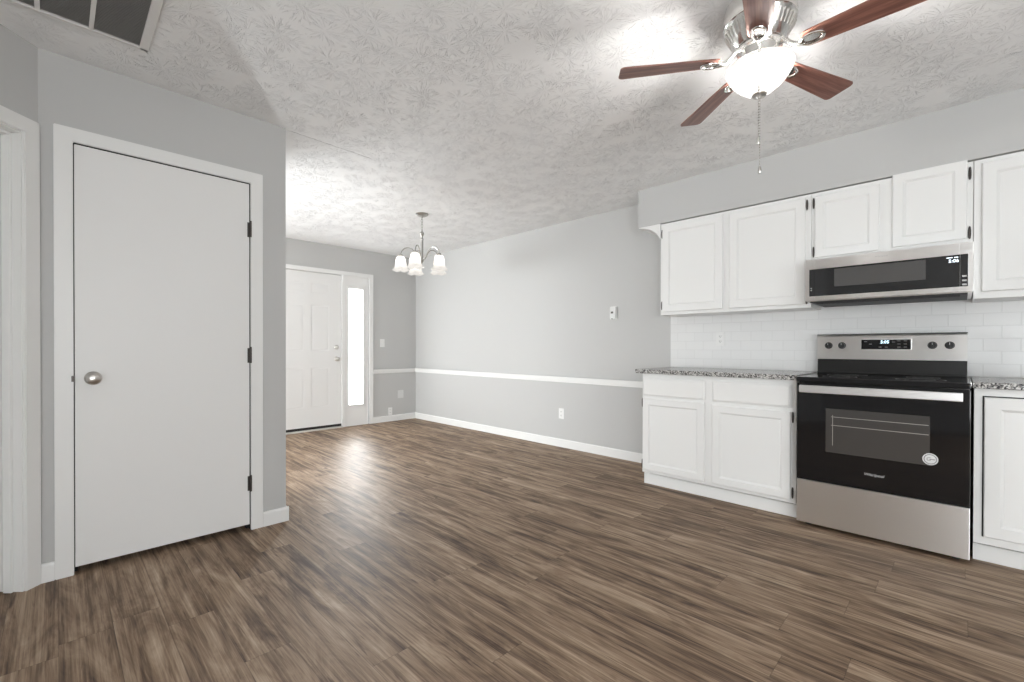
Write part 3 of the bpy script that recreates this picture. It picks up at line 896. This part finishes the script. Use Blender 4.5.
b = MB(); b.box(XM + 0.0004, XM + 0.002, 0.141, 0.564, 1.484, 1.594); b.build('window', M_MWWIN, md)
for ya, yb_ in ((-0.0265, 0.0045), (0.6695, 0.6975)):
    b = MB(); b.box(XM + 0.001, XM + 0.022, ya, yb_, zg0, zg1); b.build('control_glass', M_MWGLASS, mw)
b = MB(); b.box(XM - 0.001, XM + 0.002, -0.0295, -0.0255, zg0 + 0.004, zg1 - 0.004); b.build('bright_edge', M_LIGHTSTEEL, mw)
b = MB(); b.text('5:06', 0.024, (XM + 0.0004, 0.030, 1.572), FACE_MX, 0.05)
b.build('clock_digits', M_DIGITW, md)
b = MB(); b.box(XM + 0.0004, XM + 0.0008, 0.034, 0.058, 1.5895, 1.5925); b.box(XM + 0.0004, XM + 0.0008, 0.012, 0.028, 1.5895, 1.5925); b.build('clock_caption', M_DIGITW, md)
for z in (1.487, 1.463, 1.441):
    b = MB(); b.box(XM + 0.0004, XM + 0.001, -0.0205, -0.0035, z - 0.0042, z + 0.0042); b.build('button', M_GREYPRINT, mw)
for z in (1.483, 1.470):
    b = MB(); b.box(XM + 0.0004, XM + 0.001, 0.682, 0.689, z - 0.003, z + 0.003); b.build('button', M_GREYPRINT, mw)
b = MB(); b.text('Whirlpool', 0.0145, (XM - 0.0003, 0.337, 1.642), FACE_MX, 0.25); b.build('brand_mark', M_SILVERPRINT, md)
b = MB(); b.box(XM + 0.03, XBK - 0.02, MY0 + 0.02, MY1 - 0.02, MZ0 - 0.006, MZ0 + 0.002)
for i in range(7): b.box(XM + 0.05 + i * 0.014, XM + 0.056 + i * 0.014, MY0 + 0.05, MY1 - 0.05, MZ0 - 0.010, MZ0 - 0.004)
b.build('underside_vent', M_BLACKMATTE, mw)

# ------------------------------------------------------------------ plates on the walls
def plate_x(name, x, y, z, wd, ht, mat, label, cat, detail):
    t = thing(name, (x, y, z), label, cat)
    b = MB(); b.box(x - 0.006, x, y - wd / 2, y + wd / 2, z - ht / 2, z + ht / 2, 0.0025); b.build('cover_plate', mat, t)
    if detail == 'outlet':
        for dz in (-0.021, 0.021):
            b = MB(); b.box(x - 0.0085, x - 0.005, y - 0.016, y + 0.016, z + dz - 0.0135, z + dz + 0.0135, 0.002); rc = b.build('receptacle', mat, t)
            b = MB()
            for dy in (-0.0065, 0.0065): b.box(x - 0.0088, x - 0.0084, y + dy - 0.0012, y + dy + 0.0012, z + dz - 0.002, z + dz + 0.007)
            b.lathe([(0, 0.0003), (0.0025, 0.0003), (0.0025, 0)], (x - 0.0085, y, z + dz - 0.008), 12, q)
            b.build('slots', M_DARK, rc)
    return t
plate_x('wall_outlet', XK, 3.135, 0.37, 0.070, 0.115, M_PLASTIC, 'white outlet on the long dining wall below the chair rail', 'outlet', 'outlet')
plate_x('wall_outlet', 3.927, 1.432, 1.175, 0.070, 0.115, M_PLASTIC, 'white outlet on the tile backsplash above the left counter', 'outlet', 'outlet')
def plate_y(name, x, z, wd, ht, mat, label, cat, detail):
    t = thing(name, (x, YB, z), label, cat)
    b = MB(); b.box(x - wd / 2, x + wd / 2, YB - 0.006, YB, z - ht / 2, z + ht / 2, 0.0025); b.build('cover_plate', mat, t)
    if detail == 'toggle':
        b = MB(); b.box(x - 0.005, x + 0.005, YB - 0.016, YB - 0.005, z - 0.004, z + 0.012, 0.002); b.build('toggle', mat, t)
        for dz in (-0.03, 0.03):
            b = MB(); b.lathe([(0, 0.001), (0.003, 0.0008), (0.0035, 0)], (x, YB - 0.006, z + dz), 10, Vector((0, 0, 1)).rotation_difference(Vector((0, -1, 0))).to_matrix().to_4x4())
            b.build('screw', M_NICKEL, t)
    if detail == 'jack':
        for dz in (-0.02, 0.02):
            b = MB(); b.box(x - 0.014, x + 0.014, YB - 0.0085, YB - 0.005, z + dz - 0.012, z + dz + 0.012, 0.002); rc = b.build('receptacle', mat, t)
            b = MB()
            for dx in (-0.006, 0.006): b.box(x + dx - 0.0015, x + dx + 0.0015, YB - 0.009, YB - 0.0083, z + dz - 0.002, z + dz + 0.007)
            b.build('slots', M_DARK, rc)
plate_y('light_switch', 3.36, 1.164, 0.072, 0.118, M_PLASTIC, 'white light switch on the far wall right of the sidelight', 'light switch', 'toggle')
plate_y('blank_cover_plate', 3.665, 0.393, 0.10, 0.118, M_GREYPLATE, 'plain pale cover plate low on the far wall near the corner', 'cover plate', None)
plate_y('wall_outlet', 3.49, 0.150, 0.066, 0.112, M_PLASTIC, 'white outlet just above the far wall baseboard by the sidelight', 'outlet', 'jack')
# thermostat
t = thing('thermostat', (XK, 2.469, 1.448), 'small white box thermostat on the dining wall left of the cabinets', 'thermostat')
b = MB(); b.box(XK - 0.006, XK, 2.431, 2.507, 1.384, 1.512, 0.002); b.build('back_plate', M_PLASTIC, t)
b = MB(); b.box(XK - 0.026, XK - 0.004, 2.436, 2.502, 1.390, 1.506, 0.004); b.build('thermostat_case', M_GREYPLATE, t)
b = MB(); b.box(XK - 0.0268, XK - 0.0255, 2.462, 2.490, 1.442, 1.462, 0.0004); b.build('dial_window', M_BRONZE, t)
b = MB(); b.box(XK - 0.032, XK - 0.022, 2.470, 2.480, 1.384, 1.392, 0.001); b.build('lever', M_BRONZE, t)

# ------------------------------------------------------------------ return-air grille in the ceiling
GX0, GX1, GY0, GY1 = -0.43, 0.30, 2.06, 2.685
vt = thing('ceiling_vent', ((GX0 + GX1) / 2, (GY0 + GY1) / 2, CEIL), 'large return air grille with grey louvres in the ceiling, top left', 'vent')
b = MB(); fw = 0.034
zt, zb_ = CEIL, CEIL - 0.012
b.box(GX0, GX1, GY1 - 0.018, GY1, zb_, zt, 0.003); b.box(GX0, GX1, GY0, GY0 + fw, zb_, zt, 0.003)
b.box(GX0, GX0 + fw, GY0, GY1, zb_, zt, 0.003); b.box(GX1 - fw, GX1, GY0, GY1, zb_, zt, 0.003)
b.build('frame', M_GRILLEFRAME, vt)
for x in (-0.215, -0.055, 0.105):
    b = MB(); b.box(x - 0.008, x + 0.008, GY0 + fw, GY1 - 0.018, zb_ + 0.001, zt, 0.002); b.build('divider_bar', M_GRILLEFRAME, vt)
b = MB()
n = 50
for i in range(n):
    y = GY0 + fw + (GY1 - GY0 - fw - 0.02) * (i + 0.5) / n
    tm = Matrix.Translation((0, y, CEIL - 0.005)) @ Matrix.Rotation(R(38), 4, 'X')
    b.box(GX0 + fw, GX1 - fw, -0.0062, 0.0062, -0.0006, 0.0006, mat=tm)
b.build('louvres', M_GRILLE, vt)
b = MB(); b.box(GX0 + 0.01, GX1 - 0.01, GY0 + 0.01, GY1 - 0.01, CEIL - 0.001, CEIL + 0.0005); b.build('backing', M_GRILLE, vt)

# ------------------------------------------------------------------ ceiling fan
FX, FY = 1.940, 0.565
fan = thing('ceiling_fan', (FX, FY, CEIL), 'nickel ceiling fan with five cherry wood blades and a lit glass bowl', 'ceiling fan')
HO = (FX, FY, 0)
b = MB()
b.lathe([(0, 2.478), (0.092, 2.478), (0.097, 2.472), (0.097, 2.458), (0.112, 2.452), (0.124, 2.436), (0.128, 2.415), (0.128, 2.385), (0.125, 2.372),
         (0.128, 2.368), (0.128, 2.362), (0.122, 2.356), (0.113, 2.328), (0.100, 2.302), (0.092, 2.289), (0.084, 2.279), (0.0, 2.279)], HO, 56)
motor = b.build('motor_housing', M_CHROME, fan)
b = MB()
for i in range(36):
    th = 2 * math.pi * i / 36
    tm = Matrix.Translation(HO) @ Matrix.Rotation(th, 4, 'Z') @ Matrix.Translation((0.1125, 0, 2.327)) @ Matrix.Rotation(R(28), 4, 'Y')
    b.box(-0.003, 0.003, -0.0035, 0.0035, -0.022, 0.022, 0.001, mat=tm)
b.build('vent_ribs', M_NICKEL, motor)
b = MB()
b.lathe([(0, 2.279), (0.076, 2.279), (0.080, 2.273), (0.080, 2.266), (0.066, 2.262), (0.062, 2.236), (0.066, 2.230), (0.066, 2.218), (0.045, 2.212), (0, 2.212)], HO, 40)
neck = b.build('switch_housing', M_CHROME, fan)
ZBL = 2.231
def blade_outline():
    pts = []
    L0, L1 = 0.140, 0.536
    w0, w1 = 0.040, 0.057
    rc = 0.020
    def arc(cx, cy, r_, a0, a1, k=6):
        return [(cx + r_ * math.cos(R(a0 + (a1 - a0) * i / k)), cy + r_ * math.sin(R(a0 + (a1 - a0) * i / k))) for i in range(k + 1)]
    pts += arc(L0 + 0.03, -w0 + 0.03, 0.03, 180, 270)
    pts += arc(L1 - rc, -w1 + rc, rc, 270, 360)
    pts += arc(L1 - rc - 0.004, w1 - rc, rc, 0, 90)
    pts += arc(L0 + 0.03, w0 - 0.03, 0.03, 90, 180)
    return pts
BM_BLADE = MB(); BM_BLADE.prism(blade_outline(), -0.003, 0.003, 0.001)
def bracket_mesh():
    b = MB()
    # arm from the motor to the medallion
    b.tube([(0.072, 0, 0.042), (0.088, 0, 0.034), (0.106, 0, 0.012), (0.122, 0, -0.002), (0.136, 0, -0.0075), (0.148, 0, -0.008)],
           [0.011, 0.010, 0.009, 0.009, 0.010, 0.010], 10)
    # oval ring medallion under the blade
    ring = []
    for i in range(32):
        th = 2 * math.pi * i / 32
        ring.append((0.177 + 0.036 * math.cos(th), 0.023 * math.sin(th), -0.0075))
    b.tube(ring, 0.006, 10, closed=True)
    # inner plate
    tb = MB(); tb.lathe([(0, -0.0062), (0.72, -0.0062), (0.80, -0.0035), (0, -0.0035)], (0, 0, 0), 28, Matrix.Diagonal((0.034, 0.021, 1, 1)))
    me = bpy.data.meshes.new('t'); tb.bm.transform(Matrix.Translation((0.177, 0, 0))); tb.bm.to_mesh(me); tb.bm.free(); b.bm.from_mesh(me); bpy.data.meshes.remove(me)
    return b
blade0 = brk0 = None
for k in range(5):
    ang = R(52 + 72 * k)
    if blade0 is None:
        blade0 = BM_BLADE.build('blade', M_BLADE, fan, local=True); bl = blade0
        brk0 = bracket_mesh().build('blade_bracket', M_CHROME, bl, local=True); bk = brk0
    else:
        bl = blade0.copy(); COL.objects.link(bl); bl.parent = fan
        bk = brk0.copy(); COL.objects.link(bk); bk.parent = bl
    bl.location = (0, 0, ZBL - CEIL)
    bl.rotation_euler = (R(-11), 0, ang)
# glass bowl
b = MB()
b.lathe([(0.114, 2.200), (0.119, 2.199), (0.121, 2.194), (0.120, 2.187), (0.112, 2.169), (0.097, 2.146), (0.075, 2.122), (0.050, 2.102), (0.030, 2.092), (0.012, 2.089)], HO, 56)
bowl = b.build('glass_bowl', M_BOWL, fan)
b = MB(); b.lathe([(0, 2.094), (0.026, 2.091), (0.028, 2.087), (0.024, 2.083), (0.010, 2.081), (0.006, 2.074), (0, 2.073)], HO, 24); b.build('finial', M_NICKEL, bowl)
b = MB(); b.lathe([(0, 2.212), (0.013, 2.211), (0.014, 2.198), (0.021, 2.186), (0.027, 2.168), (0.024, 2.150), (0.013, 2.139), (0, 2.137)], HO, 24); b.build('bulb', M_BULB, neck)
# pull chains
def pull_chain(r_, side, z1):
    """beaded chain from the switch housing, hanging clear of the bowl on the camera side"""
    cx, cy = FX - 0.96 * r_ + 0.28 * side, FY - 0.28 * r_ - 0.96 * side
    z0 = 2.226
    b = MB()
    b.tube([(FX - 0.96 * 0.06 + 0.28 * side, FY - 0.28 * 0.06 - 0.96 * side, z0 + 0.004), (FX - 0.96 * 0.11 + 0.28 * side, FY - 0.28 * 0.11 - 0.96 * side, z0 + 0.003),
            (cx, cy, z0 - 0.008)], 0.003, 8)
    b.tube([(cx, cy, z0 - 0.006), (cx, cy, z1)], 0.0011, 6)
    for i in range(int((z0 - z1) / 0.010)):
        b.lathe([(0, 0.003), (0.0020, 0.0015), (0.0020, -0.0015), (0, -0.003)], (cx, cy, z0 - 0.012 - 0.010 * i), 8)
    ch = b.build('pull_chain', M_CHROME, neck)
    b = MB(); b.lathe([(0, 0.012), (0.003, 0.010), (0.0042, 0.004), (0.0058, -0.004), (0.0062, -0.010), (0.004, -0.015), (0, -0.016)], (cx, cy, z1), 14)
    b.build('chain_fob', M_NICKEL, ch)
pull_chain(0.130, 0.0022, 1.753)
pull_chain(0.130, -0.0022, 1.860)

# ------------------------------------------------------------------ chandelier
CX_, CY_ = 2.657, 3.956
ch = thing('chandelier', (CX_, CY_, CEIL), 'nickel five-arm chandelier with lit white bell glass shades in the dining area', 'chandelier')
CO = (CX_, CY_, 0)
ZC = CEIL
b = MB(); b.lathe([(0, ZC), (0.066, ZC), (0.066, ZC - 0.006), (0.060, ZC - 0.014), (0.040, ZC - 0.026), (0.012, ZC - 0.032), (0.008, ZC - 0.040), (0, ZC - 0.042)], CO, 32)
b.build('canopy', M_SATIN, ch)
b = MB()
z = ZC - 0.045
i = 0
while z > 2.305:
    lk = []
    for k in range(16):
        th = 2 * math.pi * k / 16
        u_, v_ = 0.0105 * math.cos(th), 0.018 * math.sin(th)
        lk.append((CX_ + (u_ if i % 2 else 0), CY_ + (0 if i % 2 else u_), z + v_))
    b.tube(lk, 0.0022, 6, closed=True)
    z -= 0.026; i += 1
b.build('chain', M_SATIN, ch)
b = MB()
b.lathe([(0, 2.325), (0.006, 2.322), (0.008, 2.31), (0.006, 2.30), (0.017, 2.290), (0.023, 2.270), (0.014, 2.25), (0.008, 2.235), (0.013, 2.225), (0.017, 2.215),
         (0.013, 2.203), (0.0125, 2.02), (0.020, 2.012), (0.024, 1.998), (0.018, 1.984), (0.010, 1.976), (0.006, 1.966), (0, 1.962)], CO, 24)
b.build('stem', M_SATIN, ch)
CA = R(236.1)     # towards the camera
for k in range(5):
    th = CA - R(18 + 72 * k)
    c_, s_ = math.cos(th), math.sin(th)
    P_ = lambda rr, zz: (CX_ + c_ * rr, CY_ + s_ * rr, zz)
    b = MB()
    b.tube([P_(0.012, 2.010), P_(0.035, 2.016), P_(0.055, 2.045), P_(0.075, 2.085), P_(0.105, 2.117), P_(0.140, 2.126), P_(0.175, 2.116), P_(0.200, 2.090), P_(0.213, 2.060), P_(0.213, 2.045)], 0.0055, 10)
    arm = b.build('arm', M_SATIN, ch)
    ao = P_(0.213, 0)
    b = MB(); b.lathe([(0, 2.058), (0.012, 2.056), (0.018, 2.046), (0.030, 2.036), (0.032, 2.030), (0.0, 2.028)], ao, 24); b.build('socket_cup', M_SATIN, arm)
    b = MB()
    def wav(rr, zz, t_):
        f = max(0.0, (1.955 - zz) / 0.07)
        return rr * (1 + 0.035 * f * math.cos(6 * t_)), zz + 0.006 * f * math.cos(6 * t_)
    b.lathe([(0.026, 2.034), (0.036, 2.030), (0.044, 2.018), (0.050, 1.998), (0.054, 1.970), (0.058, 1.942), (0.065, 1.918), (0.077, 1.898), (0.088, 1.887)], ao, 36, None, wav)
    b.build('bell_shade', M_SHADE, arm)
    b = MB(); b.lathe([(0, 2.028), (0.012, 2.026), (0.013, 2.010), (0.022, 1.985), (0.026, 1.965), (0.022, 1.948), (0.010, 1.938), (0, 1.936)], ao, 18); b.build('bulb', M_BULB2, arm)
